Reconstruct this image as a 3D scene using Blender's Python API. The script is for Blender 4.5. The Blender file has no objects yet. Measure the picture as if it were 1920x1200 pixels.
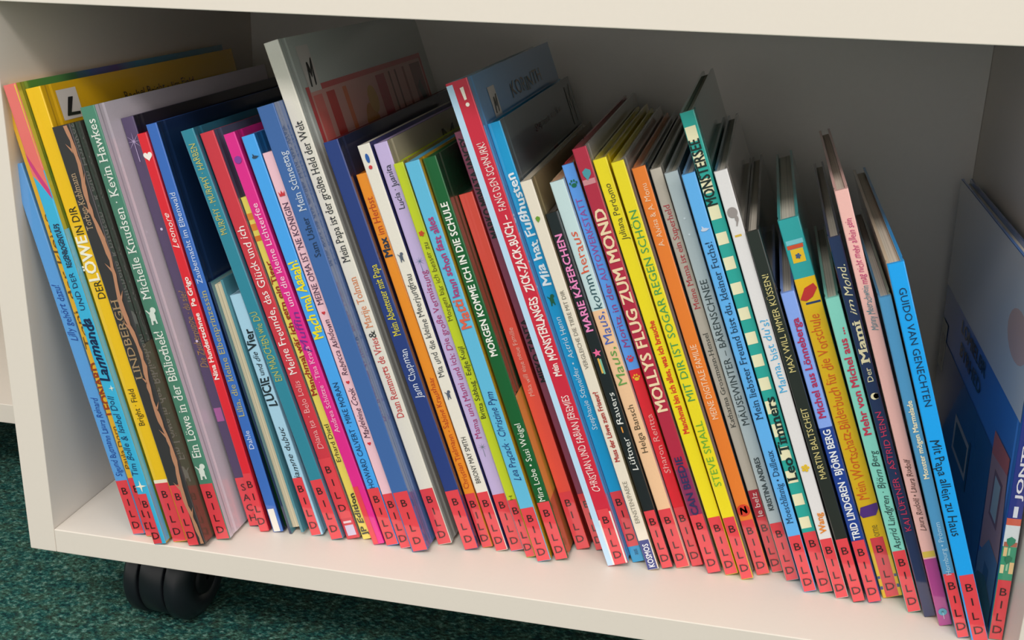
import bpy, bmesh, math, random
from mathutils import Vector, Matrix, Euler

# ------------------------------------------------------------------ camera, world, lights, exposure
scene = bpy.context.scene
col = scene.collection
R_ = math.radians

cam_d = bpy.data.cameras.new('camera')
cam_d.sensor_width = 36.0
cam_d.lens = 36.0 * 2096.19 / 1920.0
cam_d.clip_start = 0.01
cam = bpy.data.objects.new('camera', cam_d)
col.objects.link(cam)
_right = Vector((0.976346, 0.214519, 0.027008))
_down = Vector((0.094777, -0.312357, -0.945225))
_fwd = Vector((-0.194332, 0.925427, -0.325300))
m = Matrix((_right, -_down, -_fwd)).transposed().to_4x4()
m.translation = Vector((0.466446, -0.63, 0.415155))
cam.matrix_world = m
scene.camera = cam

world = bpy.data.worlds.new('room_light')
scene.world = world
world.use_nodes = True
world.node_tree.nodes['Background'].inputs['Color'].default_value = (1.0, 0.97, 0.935, 1)
world.node_tree.nodes['Background'].inputs['Strength'].default_value = 1.0

def area(name, loc, target, sx, sy, power, color):
    d = bpy.data.lights.new(name, 'AREA'); d.shape = 'RECTANGLE'
    d.size = sx; d.size_y = sy; d.energy = power; d.color = color
    o = bpy.data.objects.new(name, d); col.objects.link(o)
    o.location = loc
    o.rotation_euler = (Vector(target) - Vector(loc)).to_track_quat('-Z', 'Y').to_euler()
    return o
area('ceiling_lamp_light', (0.25, -2.1, 2.45), (0.25, -2.1, 0), 1.5, 0.7, 66, (1.0, 0.96, 0.92))
area('ceiling_lamp_light', (2.3, -2.1, 2.45), (2.3, -2.1, 0), 1.5, 0.7, 26, (1.0, 0.96, 0.92))

vs = scene.view_settings
vs.view_transform = 'Standard'; vs.look = 'None'; vs.gamma = 1.0
vs.exposure = 0.07
try: vs.use_curve_mapping = False
except Exception: pass

# ------------------------------------------------------------------ helpers
def lin(h):
    h = h.lstrip('#')
    def f(c):
        c /= 255.0
        return c/12.92 if c <= 0.04045 else ((c+0.055)/1.055)**2.4
    return tuple(f(int(h[i:i+2], 16)) for i in (0, 2, 4)) + (1.0,)

_mats = {}
def mat(color, rough=0.45, coat=0.0, spec=0.4, bump=0.0, bscale=600, var=0.0):
    key = (color, rough, coat, spec, bump, bscale, var)
    if key in _mats: return _mats[key]
    mt = bpy.data.materials.new('surface_' + color.strip('#'))
    mt.use_nodes = True
    nt = mt.node_tree; b = nt.nodes['Principled BSDF']
    c = lin(color)
    b.inputs['Base Color'].default_value = c
    b.inputs['Roughness'].default_value = rough
    b.inputs['Specular IOR Level'].default_value = spec
    b.inputs['Coat Weight'].default_value = coat
    b.inputs['Coat Roughness'].default_value = 0.07; b.inputs['Coat IOR'].default_value = 1.75
    if bump or var:
        tc = nt.nodes.new('ShaderNodeTexCoord')
        n = nt.nodes.new('ShaderNodeTexNoise'); n.inputs['Scale'].default_value = bscale; n.inputs['Detail'].default_value = 4
        nt.links.new(tc.outputs['Object'], n.inputs['Vector'])
        if bump:
            bp = nt.nodes.new('ShaderNodeBump'); bp.inputs['Strength'].default_value = bump; bp.inputs['Distance'].default_value = 0.0005
            nt.links.new(n.outputs['Fac'], bp.inputs['Height']); nt.links.new(bp.outputs['Normal'], b.inputs['Normal'])
        if var:
            mx = nt.nodes.new('ShaderNodeMix'); mx.data_type = 'RGBA'
            mx.inputs[6].default_value = tuple(min(1, v*(1-var)) for v in c[:3]) + (1,)
            mx.inputs[7].default_value = tuple(min(1, v*(1+var)) for v in c[:3]) + (1,)
            nt.links.new(n.outputs['Fac'], mx.inputs[0]); nt.links.new(mx.outputs[2], b.inputs['Base Color'])
    _mats[key] = mt
    return mt

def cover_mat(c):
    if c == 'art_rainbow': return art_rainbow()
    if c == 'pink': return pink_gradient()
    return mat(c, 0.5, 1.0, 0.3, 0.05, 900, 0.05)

def ramp_mat(name, axis, stops, coat=1.0, noise=0.0, scale=1.0, rough=0.5):
    if name in _mats: return _mats[name]
    mt = bpy.data.materials.new(name); mt.use_nodes = True
    nt = mt.node_tree; b = nt.nodes['Principled BSDF']
    b.inputs['Roughness'].default_value = rough; b.inputs['Coat Weight'].default_value = coat; b.inputs['Coat Roughness'].default_value = .07; b.inputs['Coat IOR'].default_value = 1.75
    tc = nt.nodes.new('ShaderNodeTexCoord'); sp = nt.nodes.new('ShaderNodeSeparateXYZ')
    nt.links.new(tc.outputs['Object'], sp.inputs[0])
    mu = nt.nodes.new('ShaderNodeMath'); mu.operation = 'MULTIPLY'; mu.inputs[1].default_value = scale
    nt.links.new(sp.outputs[axis], mu.inputs[0])
    src = mu.outputs[0]
    if noise:
        n = nt.nodes.new('ShaderNodeTexNoise'); n.inputs['Scale'].default_value = 40; n.inputs['Detail'].default_value = 3
        nt.links.new(tc.outputs['Object'], n.inputs['Vector'])
        ad = nt.nodes.new('ShaderNodeMath'); ad.operation = 'MULTIPLY_ADD'; ad.inputs[1].default_value = noise
        nt.links.new(n.outputs['Fac'], ad.inputs[0]); nt.links.new(src, ad.inputs[2]); src = ad.outputs[0]
    cr = nt.nodes.new('ShaderNodeValToRGB'); el = cr.color_ramp.elements
    el[0].position, el[0].color = stops[0][0], lin(stops[0][1])
    el[1].position, el[1].color = stops[-1][0], lin(stops[-1][1])
    for pz, c in stops[1:-1]:
        e = el.new(pz); e.color = lin(c)
    nt.links.new(src, cr.inputs[0]); nt.links.new(cr.outputs[0], b.inputs['Base Color'])
    _mats[name] = mt
    return mt

def art_rainbow():
    return ramp_mat('rainbow_cover', 'Y', [(0.0, '#e8c030'), (0.12, '#4f8a34'), (0.3, '#3f7a50'), (0.36, '#3a5aa0'), (0.48, '#5a3a8a'), (0.58, '#2f86b0'), (1.0, '#2c7c9c')], noise=.12, scale=3.6)
def pink_gradient():
    return ramp_mat('rainbow_spine', 'Z', [(0.0, '#c43a78'), (0.3, '#e86a66'), (0.6, '#ef8a78'), (1.0, '#f0989c')], noise=.1, scale=1.0)

def new_obj(name, mesh, parent=None, mats=()):
    o = bpy.data.objects.new(name, mesh); col.objects.link(o)
    for mt in mats: mesh.materials.append(mt)
    if parent is not None: o.parent = parent
    return o

def mesh_py(name, verts, faces, smooth=False):
    me = bpy.data.meshes.new(name); me.from_pydata(verts, [], faces); me.update()
    if smooth:
        for p in me.polygons: p.use_smooth = True
    return me

def box_mesh(name, x0, x1, y0, y1, z0, z1, bev=0.0):
    bm = bmesh.new()
    bmesh.ops.create_cube(bm, size=1)
    for v in bm.verts:
        v.co = Vector(((x0+x1)/2 + v.co.x*(x1-x0), (y0+y1)/2 + v.co.y*(y1-y0), (z0+z1)/2 + v.co.z*(z1-z0)))
    if bev: bmesh.ops.bevel(bm, geom=bm.edges[:], offset=bev, segments=2, affect='EDGES', profile=0.5)
    me = bpy.data.meshes.new(name); bm.to_mesh(me); bm.free()
    return me

def tag(o, label=None, cat=None, group=None, kind=None):
    if label: o['label'] = label
    if cat: o['category'] = cat
    if group: o['group'] = group
    if kind: o['kind'] = kind
    return o

def empty(name, loc=(0, 0, 0), rot=(0, 0, 0), parent=None):
    o = bpy.data.objects.new(name, None); col.objects.link(o)
    o.empty_display_size = 0.02; o.location = loc; o.rotation_euler = rot
    if parent is not None: o.parent = parent
    return o

# ------------------------------------------------------------------ materials of the place
def white_laminate():
    mt = mat('#dfd6ca', 0.42, 0.0, 0.35, 0.03, 300, 0.015)
    return mt
WHITE = white_laminate()
BACKW = mat('#e8e3da', 0.5, 0.0, 0.3, 0.02, 200, 0.02)

def carpet_mat():
    mt = bpy.data.materials.new('carpet'); mt.use_nodes = True
    nt = mt.node_tree; b = nt.nodes['Principled BSDF']
    b.inputs['Roughness'].default_value = 0.95; b.inputs['Specular IOR Level'].default_value = 0.1
    tc = nt.nodes.new('ShaderNodeTexCoord')
    n1 = nt.nodes.new('ShaderNodeTexNoise'); n1.inputs['Scale'].default_value = 270; n1.inputs['Detail'].default_value = 3; n1.inputs['Roughness'].default_value = .6
    n2 = nt.nodes.new('ShaderNodeTexNoise'); n2.inputs['Scale'].default_value = 90; n2.inputs['Detail'].default_value = 3
    n3 = nt.nodes.new('ShaderNodeTexNoise'); n3.inputs['Scale'].default_value = 300; n3.inputs['Detail'].default_value = 2
    for n in (n1, n2, n3): nt.links.new(tc.outputs['Object'], n.inputs['Vector'])
    cr = nt.nodes.new('ShaderNodeValToRGB'); el = cr.color_ramp.elements
    el[0].position, el[0].color = .36, lin('#062420')
    el[1].position, el[1].color = .70, lin('#6f9084')
    e = el.new(.47); e.color = lin('#124238')
    e = el.new(.57); e.color = lin('#2e5e52')
    nt.links.new(n1.outputs['Fac'], cr.inputs[0])
    cr2 = nt.nodes.new('ShaderNodeValToRGB'); e2 = cr2.color_ramp.elements
    e2[0].position, e2[0].color = .42, lin('#34606c')
    e2[1].position, e2[1].color = .6, lin('#6a7464')
    nt.links.new(n2.outputs['Fac'], cr2.inputs[0])
    mx = nt.nodes.new('ShaderNodeMix'); mx.data_type = 'RGBA'; mx.inputs[0].default_value = .16
    nt.links.new(cr.outputs[0], mx.inputs[6]); nt.links.new(cr2.outputs[0], mx.inputs[7])
    nt.links.new(mx.outputs[2], b.inputs['Base Color'])
    bp = nt.nodes.new('ShaderNodeBump'); bp.inputs['Strength'].default_value = 0.9; bp.inputs['Distance'].default_value = 0.004
    nt.links.new(n3.outputs['Fac'], bp.inputs['Height']); nt.links.new(bp.outputs['Normal'], b.inputs['Normal'])
    return mt

FLOOR_Z = -0.0975
W_IN, H_IN, D_IN, T_B, T_S = 0.6523, 0.3683, 0.3680, 0.0186, 0.0210

# ------------------------------------------------------------------ the setting
fl = new_obj('floor', mesh_py('floor', [(-4, -4, FLOOR_Z), (4, -4, FLOOR_Z), (4, 1.2, FLOOR_Z), (-4, 1.2, FLOOR_Z)], [(0, 1, 2, 3)]), None, [carpet_mat()])
tag(fl, 'dark green mottled loop carpet floor', kind='structure')
wl = new_obj('wall_back', mesh_py('wall_back', [(-4, 1.2, FLOOR_Z), (4, 1.2, FLOOR_Z), (4, 1.2, 2.6), (-4, 1.2, 2.6)], [(0, 1, 2, 3)]), None, [mat('#d8d2c6', .8, 0, .2, .05, 80, .02)])
tag(wl, 'plain off-white room wall behind the bookcases', kind='structure')

# ------------------------------------------------------------------ bookcases
BLACK = mat('#14171c', 0.38, 0.0, 0.5, 0.02, 400, 0.1)
BLACKM = mat('#0b0c0f', 0.55, 0.0, 0.3)
STEEL = mat('#8a8c8e', 0.35, 0.0, 0.6)

def lathe(name, prof, seg=40):
    """closed solid of revolution round X; prof = [(x, r)...]"""
    vs_, fs = [], []
    n = len(prof)
    for i in range(seg):
        a = 2*math.pi*i/seg
        for x, r in prof: vs_.append((x, r*math.cos(a), r*math.sin(a)))
    for i in range(seg):
        j = (i+1) % seg
        for k in range(n-1):
            fs.append((i*n+k, i*n+k+1, j*n+k+1, j*n+k))
    fs.append(tuple(i*n for i in range(seg))[::-1]); fs.append(tuple(i*n+n-1 for i in range(seg)))
    me = mesh_py(name, vs_, fs, True)
    return me

def make_caster(parent, x, y, yaw, ztop):
    """twin wheel swivel caster under a bookcase"""
    r = 0.0345
    root = empty('caster', (x, y, FLOOR_Z), (0, 0, yaw), parent)
    hub = 0.029
    for s in (-1, 1):
        x0, x1 = 0.0118, hub
        prof = [(x0, r*.55), (x0, r-.0016), (x0+.0014, r), (x0+.0095, r), (x0+.0105, r-.0006), (x1-.005, r-.0022), (x1-.0018, r-.007), (x1, r-.0135), (x1-.001, r-.016), (x1-.003, .006)]
        if s < 0: prof = [(-a, b) for a, b in prof][::-1]
        w = new_obj('wheel', lathe('wheel', prof), root, [BLACK]); w.location = (0, 0, r)
        cp = [(x1-.0035, .014), (x1-.0005, .013), (x1+.0004, .010), (x1+.0004, .002)]
        if s < 0: cp = [(-a, b) for a, b in cp][::-1]
        c = new_obj('hub_cap', lathe('hub_cap', cp, 28), root, [BLACKM]); c.location = (0, 0, r)
    # housing between the wheels, with a rounded bracket on its front
    ho = new_obj('hood', lathe('hood', [(-.0102, r*.5), (-.0102, r-.0022), (-.0088, r-.0008), (.0088, r-.0008), (.0102, r-.0022), (.0102, r*.5)], 48), root, [BLACK]); ho.location = (0, 0, r+.0012)
    vs_, fs = [], []
    N = 10
    for i in range(N+1):
        a = R_(38) + R_(52)*i/N; hw = .0085*math.sin(math.pi*min(.5, .03+.47*i/N)**.8)
        for rr in (r-.002, r+.0016):
            for xx in (-hw, hw): vs_.append((xx, -rr*math.cos(a), r+.0012+rr*math.sin(a)))
    for i in range(N):
        b0, b1 = i*4, (i+1)*4
        fs += [(b0, b0+1, b1+1, b1), (b0+2, b1+2, b1+3, b0+3), (b0, b1, b1+2, b0+2), (b0+1, b0+3, b1+3, b1+1)]
    fs += [(0, 2, 3, 1), (N*4, N*4+1, N*4+3, N*4+2)]
    new_obj('front_bracket', mesh_py('front_bracket', vs_, fs), root, [BLACKM])
    ax = new_obj('axle', lathe('axle', [(-.02, .003), (.02, .003)], 16), root, [STEEL]); ax.location = (0, 0, r)
    top = ztop - FLOOR_Z
    st = lathe('swivel_stem', [(r*2-.002, .008), (r*2+.003, .011), (top-.0032, .011)], 24)
    so = new_obj('swivel_stem', st, root, [STEEL]); so.rotation_euler = (0, R_(-90), 0)
    new_obj('mounting_plate', box_mesh('mounting_plate', -.021, .021, -.021, .021, top-.003, top-.0002, .0005), root, [STEEL])
    return root

def make_bookcase(x0, y0, width, label, casters, upper=0.15):
    root = empty('bookcase', (x0, y0, 0)); w = width
    tag(root, label, 'bookcase')
    zt = H_IN + upper
    e = 0.0006
    def part(n, *a, mt=WHITE, b=e): return new_obj(n, box_mesh(n, *a, b), root, [mt])
    part('side_panel', -T_S, -.0001, 0, D_IN+.004, -T_B, zt)
    part('side_panel', w+.0001, w+T_S, 0, D_IN+.004, -T_B, zt)
    part('bottom_board', .0001, w-.0001, 0, D_IN, -T_B, 0)
    part('middle_board', .0001, w-.0001, T_B+.0002, D_IN, H_IN, H_IN+T_B)
    part('front_fascia', .0001, w-.0001, 0, T_B, H_IN, zt)
    part('back_panel', .0001, w-.0001, D_IN+.0002, D_IN+.006, -T_B, zt, mt=BACKW, b=.0003)
    for cx, cy, yaw in casters: make_caster(root, cx, cy, R_(yaw), -T_B)
    return root

make_bookcase(0, 0, W_IN, 'white laminate bookcase on black casters holding the leaning picture books',
              [(.056, .064, -5), (W_IN-.06, .062, 25), (.06, D_IN-.06, 10), (W_IN-.06, D_IN-.06, -20)])
make_bookcase(-0.72, 0.187, W_IN-.01, 'white bookcase standing further back at the left edge of the picture',
              [(.06, .06, 20), (W_IN-.07, .06, -30), (.06, D_IN-.06, 0), (W_IN-.07, D_IN-.06, 35)])

# ------------------------------------------------------------------ lettering
_tcache = {}
def text_geom(txt, style):
    """flat lettering as (verts2d, faces, x0, x1, cap height)"""
    key = (txt, style)
    if key in _tcache: return _tcache[key]
    cu = bpy.data.curves.new('lettering', 'FONT')
    cu.body = txt; cu.size = 1.0; cu.resolution_u = 2; cu.fill_mode = 'FRONT'
    if 'i' in style: cu.shear = 0.28
    if 'w' in style: cu.space_character = 1.3
    ob = bpy.data.objects.new('lettering', cu)
    me = bpy.data.meshes.new_from_object(ob)
    vs_ = [[v.co.x, v.co.y, 0.0] for v in me.vertices]
    fs = [tuple(p.vertices) for p in me.polygons]
    if 's' in style:                       # slab serifs on the ends of upright stems
        cnt = {}
        for f in fs:
            for i in range(len(f)):
                k = tuple(sorted((f[i], f[(i+1) % len(f)])))
                cnt.setdefault(k, []).append(f)
        add = []
        for (a, b), ff in cnt.items():
            if len(ff) != 1: continue
            ax, ay, _ = vs_[a]; bx, by, _ = vs_[b]
            if abs(ay-by) > 1e-4: continue
            L = abs(ax-bx)
            if not (0.05 < L < 0.16): continue
            cy = sum(vs_[i][1] for i in ff[0]) / len(ff[0])
            t = 0.045 if cy > ay else -0.045
            xl, xr = min(ax, bx)-.06, max(ax, bx)+.06
            add.append((xl, xr, ay, ay+t))
        for xl, xr, y0, y1 in add:
            n = len(vs_); lo, hi = min(y0, y1), max(y0, y1)
            vs_ += [[xl, lo, 1.0], [xr, lo, 1.0], [xr, hi, 1.0], [xl, hi, 1.0]]; fs.append((n, n+1, n+2, n+3))
    if 'b' in style:                       # heavier strokes: the outline set again, a little shifted each time
        base, bf = [tuple(v) for v in vs_], list(fs)
        vs_, fs = [], []
        for k, (dx, dy) in enumerate(((-.024, -.014), (.024, -.014), (-.024, .014), (.024, .014))):
            n = len(vs_); vs_ += [[x+dx, y+dy, l+2.0*k] for x, y, l in base]; fs += [tuple(i+n for i in f) for f in bf]
    if 'h' in style:                       # slightly uneven, hand drawn line
        rnd = random.Random(len(txt)*7+ord(txt[0])); ph = rnd.random()*6
        for v in vs_:
            x, y, _ = v
            v[1] = y + .055*math.sin(x*2.3+ph) + .03*math.sin(x*5.1+ph*2)
            v[0] = x + .04*math.sin(y*4+x*1.7+ph)
    bpy.data.objects.remove(ob); bpy.data.curves.remove(cu); bpy.data.meshes.remove(me)
    x0 = min(v[0] for v in vs_) if vs_ else 0; x1 = max(v[0] for v in vs_) if vs_ else 1
    res = (vs_, fs, x0, x1)
    _tcache[key] = res
    return res
_hv = text_geom('H', '')
CAP = max(v[1] for v in _hv[0]) - min(v[1] for v in _hv[0])
INK = 0.00035
def ink(c): return mat(c, 0.5, 1.0, 0.3)

def spine_text(parent, name, txt, z0, z1, uc, cap, color, style, yoff=-INK):
    vs_, fs, x0, x1 = text_geom(txt, style)
    if not vs_: return
    sx = (z1-z0)/(x1-x0); sy = cap/CAP
    out = []
    for x, y, l in vs_:
        tz = (x-x0)*sx; tx = (y-CAP/2)*sy
        if 'f' in style: out.append((uc+tx, yoff-l*2e-5, z1-tz))
        else: out.append((uc-tx, yoff-l*2e-5, z0+tz))
    o = new_obj(name, mesh_py(name, out, fs), parent, [ink(color)])
    return o

def cover_text(parent, name, txt, w, y0, z0, y1, z1, color, style='', xoff=INK):
    vs_, fs, x0, x1 = text_geom(txt, style)
    ylo = min(v[1] for v in vs_); yhi = max(v[1] for v in vs_)
    out = [(w+xoff+l*2e-5, y0+(x-x0)/(x1-x0)*(y1-y0), z0+(y-ylo)/(yhi-ylo)*(z1-z0)) for x, y, l in vs_]
    return new_obj(name, mesh_py(name, out, fs), parent, [ink(color)])

# ------------------------------------------------------------------ small printed pictures on the spines
def poly_circle(n=20, r=.5, cx=0, cy=0, sx=1, sy=1):
    return [(cx+r*sx*math.cos(2*math.pi*i/n), cy+r*sy*math.sin(2*math.pi*i/n)) for i in range(n)]
def poly_star(n, r0, r1, rot=math.pi/2):
    return [((r0 if i % 2 == 0 else r1)*math.cos(rot+math.pi*i/n), (r0 if i % 2 == 0 else r1)*math.sin(rot+math.pi*i/n)) for i in range(2*n)]
def shape(kind):
    """list of polygons in a unit square, x right, y up"""
    if kind == 'dot': return [poly_circle()]
    if kind == 'oval': return [poly_circle(20, .5, 0, 0, .55, 1.3)]
    if kind == 'heart':
        pts = []
        for i in range(28):
            t = 2*math.pi*i/28
            pts.append((.03*16*math.sin(t)**3, .031*(13*math.cos(t)-5*math.cos(2*t)-2*math.cos(3*t)-math.cos(4*t))))
        return [pts]
    if kind == 'sparkle': return [poly_star(4, .62, .14)]
    if kind == 'star': return [poly_star(5, .6, .26)]
    if kind == 'burst': return [poly_star(8, .62, .06), [( -.03, -1.3), (.03, -1.3), (.02, 0), (-.02, 0)]]
    if kind == 'lion':
        return [poly_circle(14, .26, .18, .45), poly_circle(16, .5, 0, -.05, .55, .9), [(-.25, -.3), (-.08, -.3), (-.12, -.8), (-.3, -.8)], [(.1, -.3), (.25, -.3), (.3, -.75), (.14, -.75)], [(-.22, .1), (-.5, .5), (-.44, .55), (-.15, .25)]]
    if kind == 'paw':
        return [poly_circle(14, .3, 0, -.18, 1.05, .85)] + [poly_circle(10, .13, x, y, .85, 1.2) for x, y in ((-.38, .1), (-.15, .36), (.15, .36), (.38, .1))]
    if kind == 'flower':
        return [poly_circle(10, .17, .3*math.cos(a), .3*math.sin(a)) for a in [i*2*math.pi/5 for i in range(5)]] + [poly_circle(10, .14)]
    if kind == 'leaf': return [[(-.1, -.6), (.35, -.1), (.38, .25), (0, .5), (-.38, .25), (-.35, -.1)]]
    if kind == 'bird': return [poly_circle(14, .4, 0, 0, 1.2, .55), [(-.3, .05), (.1, .1), (-.25, .6)], [(.4, .1), (.75, .05), (.4, -.08)]]
    if kind == 'crown': return [[(-.4, -.3), (.4, -.3), (.45, .4), (.2, .0), (0, .5), (-.2, .0), (-.45, .4)]]
    if kind == 'moon':
        a = [(.5*math.cos(t), .5*math.sin(t)) for t in [math.pi*(.25+1.5*i/16) for i in range(17)]]
        b = [(.28+.42*math.cos(t), .42*math.sin(t)) for t in [math.pi*(1.69-1.38*i/12) for i in range(13)]]
        return [a+b]
    if kind == 'exclaim': return [[(-.22, 1.0), (.2, 1.05), (.16, -.3), (-.12, -.35)], poly_circle(14, .22, .05, -.85)]
    if kind == 'bolt': return [[(-.5, -.6), (-.3, -.6), (-.22, .05), (.25, -.55), (.48, -.4), (.42, .6), (.22, .6), (.18, 0), (-.25, .55), (-.45, .4)]]
    if kind == 'mouse': return [poly_circle(18, .5, 0, .35, 1.0, 1.1), poly_circle(12, .22, .25, -.35, .8, 1.6), [(.15, -.6), (.35, -.6), (.12, -1.1), (.02, -1.05)]]
    if kind == 'pencil': return [[(-.75, -.45), (-.2, .45), (.55, .7), (.75, .25), (.25, -.4), (-.3, -.65)]]
    if kind == 'eraser': return [[(-.65, -.2), (-.45, .3), (.6, .45), (.7, .05), (.35, -.4), (-.45, -.45)]]
    return [poly_circle()]
def icon(parent, kind, z, color, s, uc, w, h, d):
    vs_, fs = [], []
    if kind == 'branch':
        rnd = random.Random(3)
        N = 60; pts = []
        for i in range(N+1):
            zz = h*(1-.995*i/N)-.0006
            c = w*(.72 + .10*math.sin(i*.45) + .05*rnd.random())
            hw = w*(.07+.06*rnd.random())
            pts.append((max(.0004, c-hw), min(w-.0003, c+hw), zz))
        for a, b, zz in pts: vs_ += [(a, -INK, zz), (b, -INK, zz)]
        for i in range(N): fs.append((2*i, 2*i+2, 2*i+3, 2*i+1))
        for i in range(3, N-1, 4):
            a, b, zz = pts[i]; n = len(vs_); sgn = -1 if i % 8 < 4 else 1
            base = a if sgn < 0 else b
            tip = min(max(base + sgn*w*.25, .0004), w-.0004)
            vs_ += [(base, -INK, zz), (tip, -INK, zz+.004), (base, -INK, zz-.003)]; fs.append((n, n+1, n+2))
    else:
        sz = s*w
        for pl in shape(kind):
            n = len(vs_)
            for x, y in pl: vs_.append((min(max(uc*w + x*sz, .0002), w-.0002), -INK-.00005*len(fs)-.00005, z + y*sz))
            fs.append(tuple(range(n, n+len(pl))))
    nm = {'dot': 'round_print', 'lion': 'animal_print', 'branch': 'thorn_branch_print', 'burst': 'starburst_print', 'oval': 'oval_print', 'bolt': 'publisher_letter'}.get(kind, kind+'_print')
    new_obj(nm, mesh_py(nm, vs_, fs), parent, [ink(color)])

# ------------------------------------------------------------------ picture books
def page_mat(c):
    key = 'pages'+c
    if key in _mats: return _mats[key]
    mt = bpy.data.materials.new('paper_edges'); mt.use_nodes = True
    nt = mt.node_tree; b = nt.nodes['Principled BSDF']; b.inputs['Roughness'].default_value = .8
    tc = nt.nodes.new('ShaderNodeTexCoord'); mp = nt.nodes.new('ShaderNodeMapping'); mp.inputs['Scale'].default_value = (6000, 3, 3)
    n = nt.nodes.new('ShaderNodeTexNoise'); n.inputs['Scale'].default_value = 1; n.inputs['Detail'].default_value = 1
    nt.links.new(tc.outputs['Object'], mp.inputs[0]); nt.links.new(mp.outputs[0], n.inputs['Vector'])
    cr = nt.nodes.new('ShaderNodeValToRGB'); c0 = lin(c)
    cr.color_ramp.elements[0].position = .35; cr.color_ramp.elements[0].color = tuple(v*.6 for v in c0[:3])+(1,)
    cr.color_ramp.elements[1].position = .6; cr.color_ramp.elements[1].color = c0
    nt.links.new(n.outputs['Fac'], cr.inputs[0]); nt.links.new(cr.outputs[0], b.inputs['Base Color'])
    _mats[key] = mt
    return mt

def cover_mesh(w, h, d, bands):
    """case binding: spine, two boards with hinge grooves; slots 0 spine, 1 left, 2 right, 3+ bands"""
    b = min(.0019, w*.2); g = .0005; r = .0007
    Lp = [(0, d), (0, .0115), (g, .0095), (g, .0065), (0, .0045), (0, r)]          # left outer, back to front
    Sp = [(0, r), (r*.3, r*.3), (r, 0), (w-r, 0), (w-r*.3, r*.3), (w, r)]          # spine
    Rp = [(w, r), (w, .0045), (w-g, .0065), (w-g, .0095), (w, .0115), (w, d)]
    zs = sorted(set([0, h] + [z for _, a, c in bands for z in (a, c) if 0 < z < h]))
    V, F, Mi = [], [], []
    def strip(poly, slot, z0, z1):
        n = len(V)
        for x, y in poly: V.append((x, y, z0)); V.append((x, y, z1))
        for i in range(len(poly)-1):
            F.append((n+2*i, n+2*i+2, n+2*i+3, n+2*i+1)); Mi.append(slot)
    strip(Lp, 1, 0, h); strip(Rp, 2, 0, h)
    for a, c in zip(zs[:-1], zs[1:]):
        slot = 0
        for k, (_, z0, z1) in enumerate(bands):
            if z0 <= (a+c)/2 <= z1: slot = 3+k
        strip(Sp, slot, a, c)
    # inside faces, board ends
    strip([(w, d), (w-b, d)], 2, 0, h); strip([(w-b, d), (w-b, .0028), (b, .0028), (b, d)], 1, 0, h); strip([(b, d), (0, d)], 1, 0, h)
    topslot = 3+len(bands)-1 if bands and bands[-1][2] >= h-1e-6 else 0
    for z, up in ((0, 0), (h, 1)):
        for poly, slot in (([(0, d), (b, d), (b, .0115), (b, .0028), (0, .0045), (g, .0065), (g, .0095), (0, .0115)][0:4] + [(0, .0028)] + [(0, .0045), (g, .0065), (g, .0095), (0, .0115)], 1),
                           ([(0, .0028), (b, .0028), (w-b, .0028), (w, .0028), (w, r), (w-r*.3, r*.3), (w-r, 0), (r, 0), (r*.3, r*.3), (0, r)], topslot if up else 0),
                           ([(w, d), (w-b, d), (w-b, .0028), (w, .0028), (w, .0045), (w-g, .0065), (w-g, .0095), (w, .0115)], 2)):
            n = len(V)
            V.extend((x, y, z) for x, y in poly)
            f = tuple(range(n, n+len(poly)))
            F.append(f if up else f[::-1]); Mi.append(slot)
    me = mesh_py('cover', V, F)
    for p, s in zip(me.polygons, Mi): p.material_index = s
    bm = bmesh.new(); bm.from_mesh(me)
    bmesh.ops.remove_doubles(bm, verts=bm.verts, dist=1e-6); bmesh.ops.recalc_face_normals(bm, faces=bm.faces)
    bm.to_mesh(me); bm.free()
    return me, b

def quad_front(name, x0, x1, z0, z1, y, parent, mt):
    return new_obj(name, mesh_py(name, [(x0, y, z0), (x1, y, z0), (x1, y, z1), (x0, y, z1)], [(0, 1, 2, 3)]), parent, [mt])

def label_letters(parent, txt, xc, z1, n, pitch, cap, color='#2a1416'):
    V, F = [], []
    z = z1
    for ch in txt:
        vs_, fs, x0, x1 = text_geom(ch, '')
        cx = (x0+x1)/2; k = len(V); s = cap/CAP
        V += [(xc+(x-cx)*s*1.12, -.00055, z-cap+y*s) for x, y, l in vs_]
        F += [tuple(i+k for i in f) for f in fs]
        z -= pitch
    new_obj('label_lettering', mesh_py('label_lettering', V, F), parent, [ink(color)])

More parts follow.
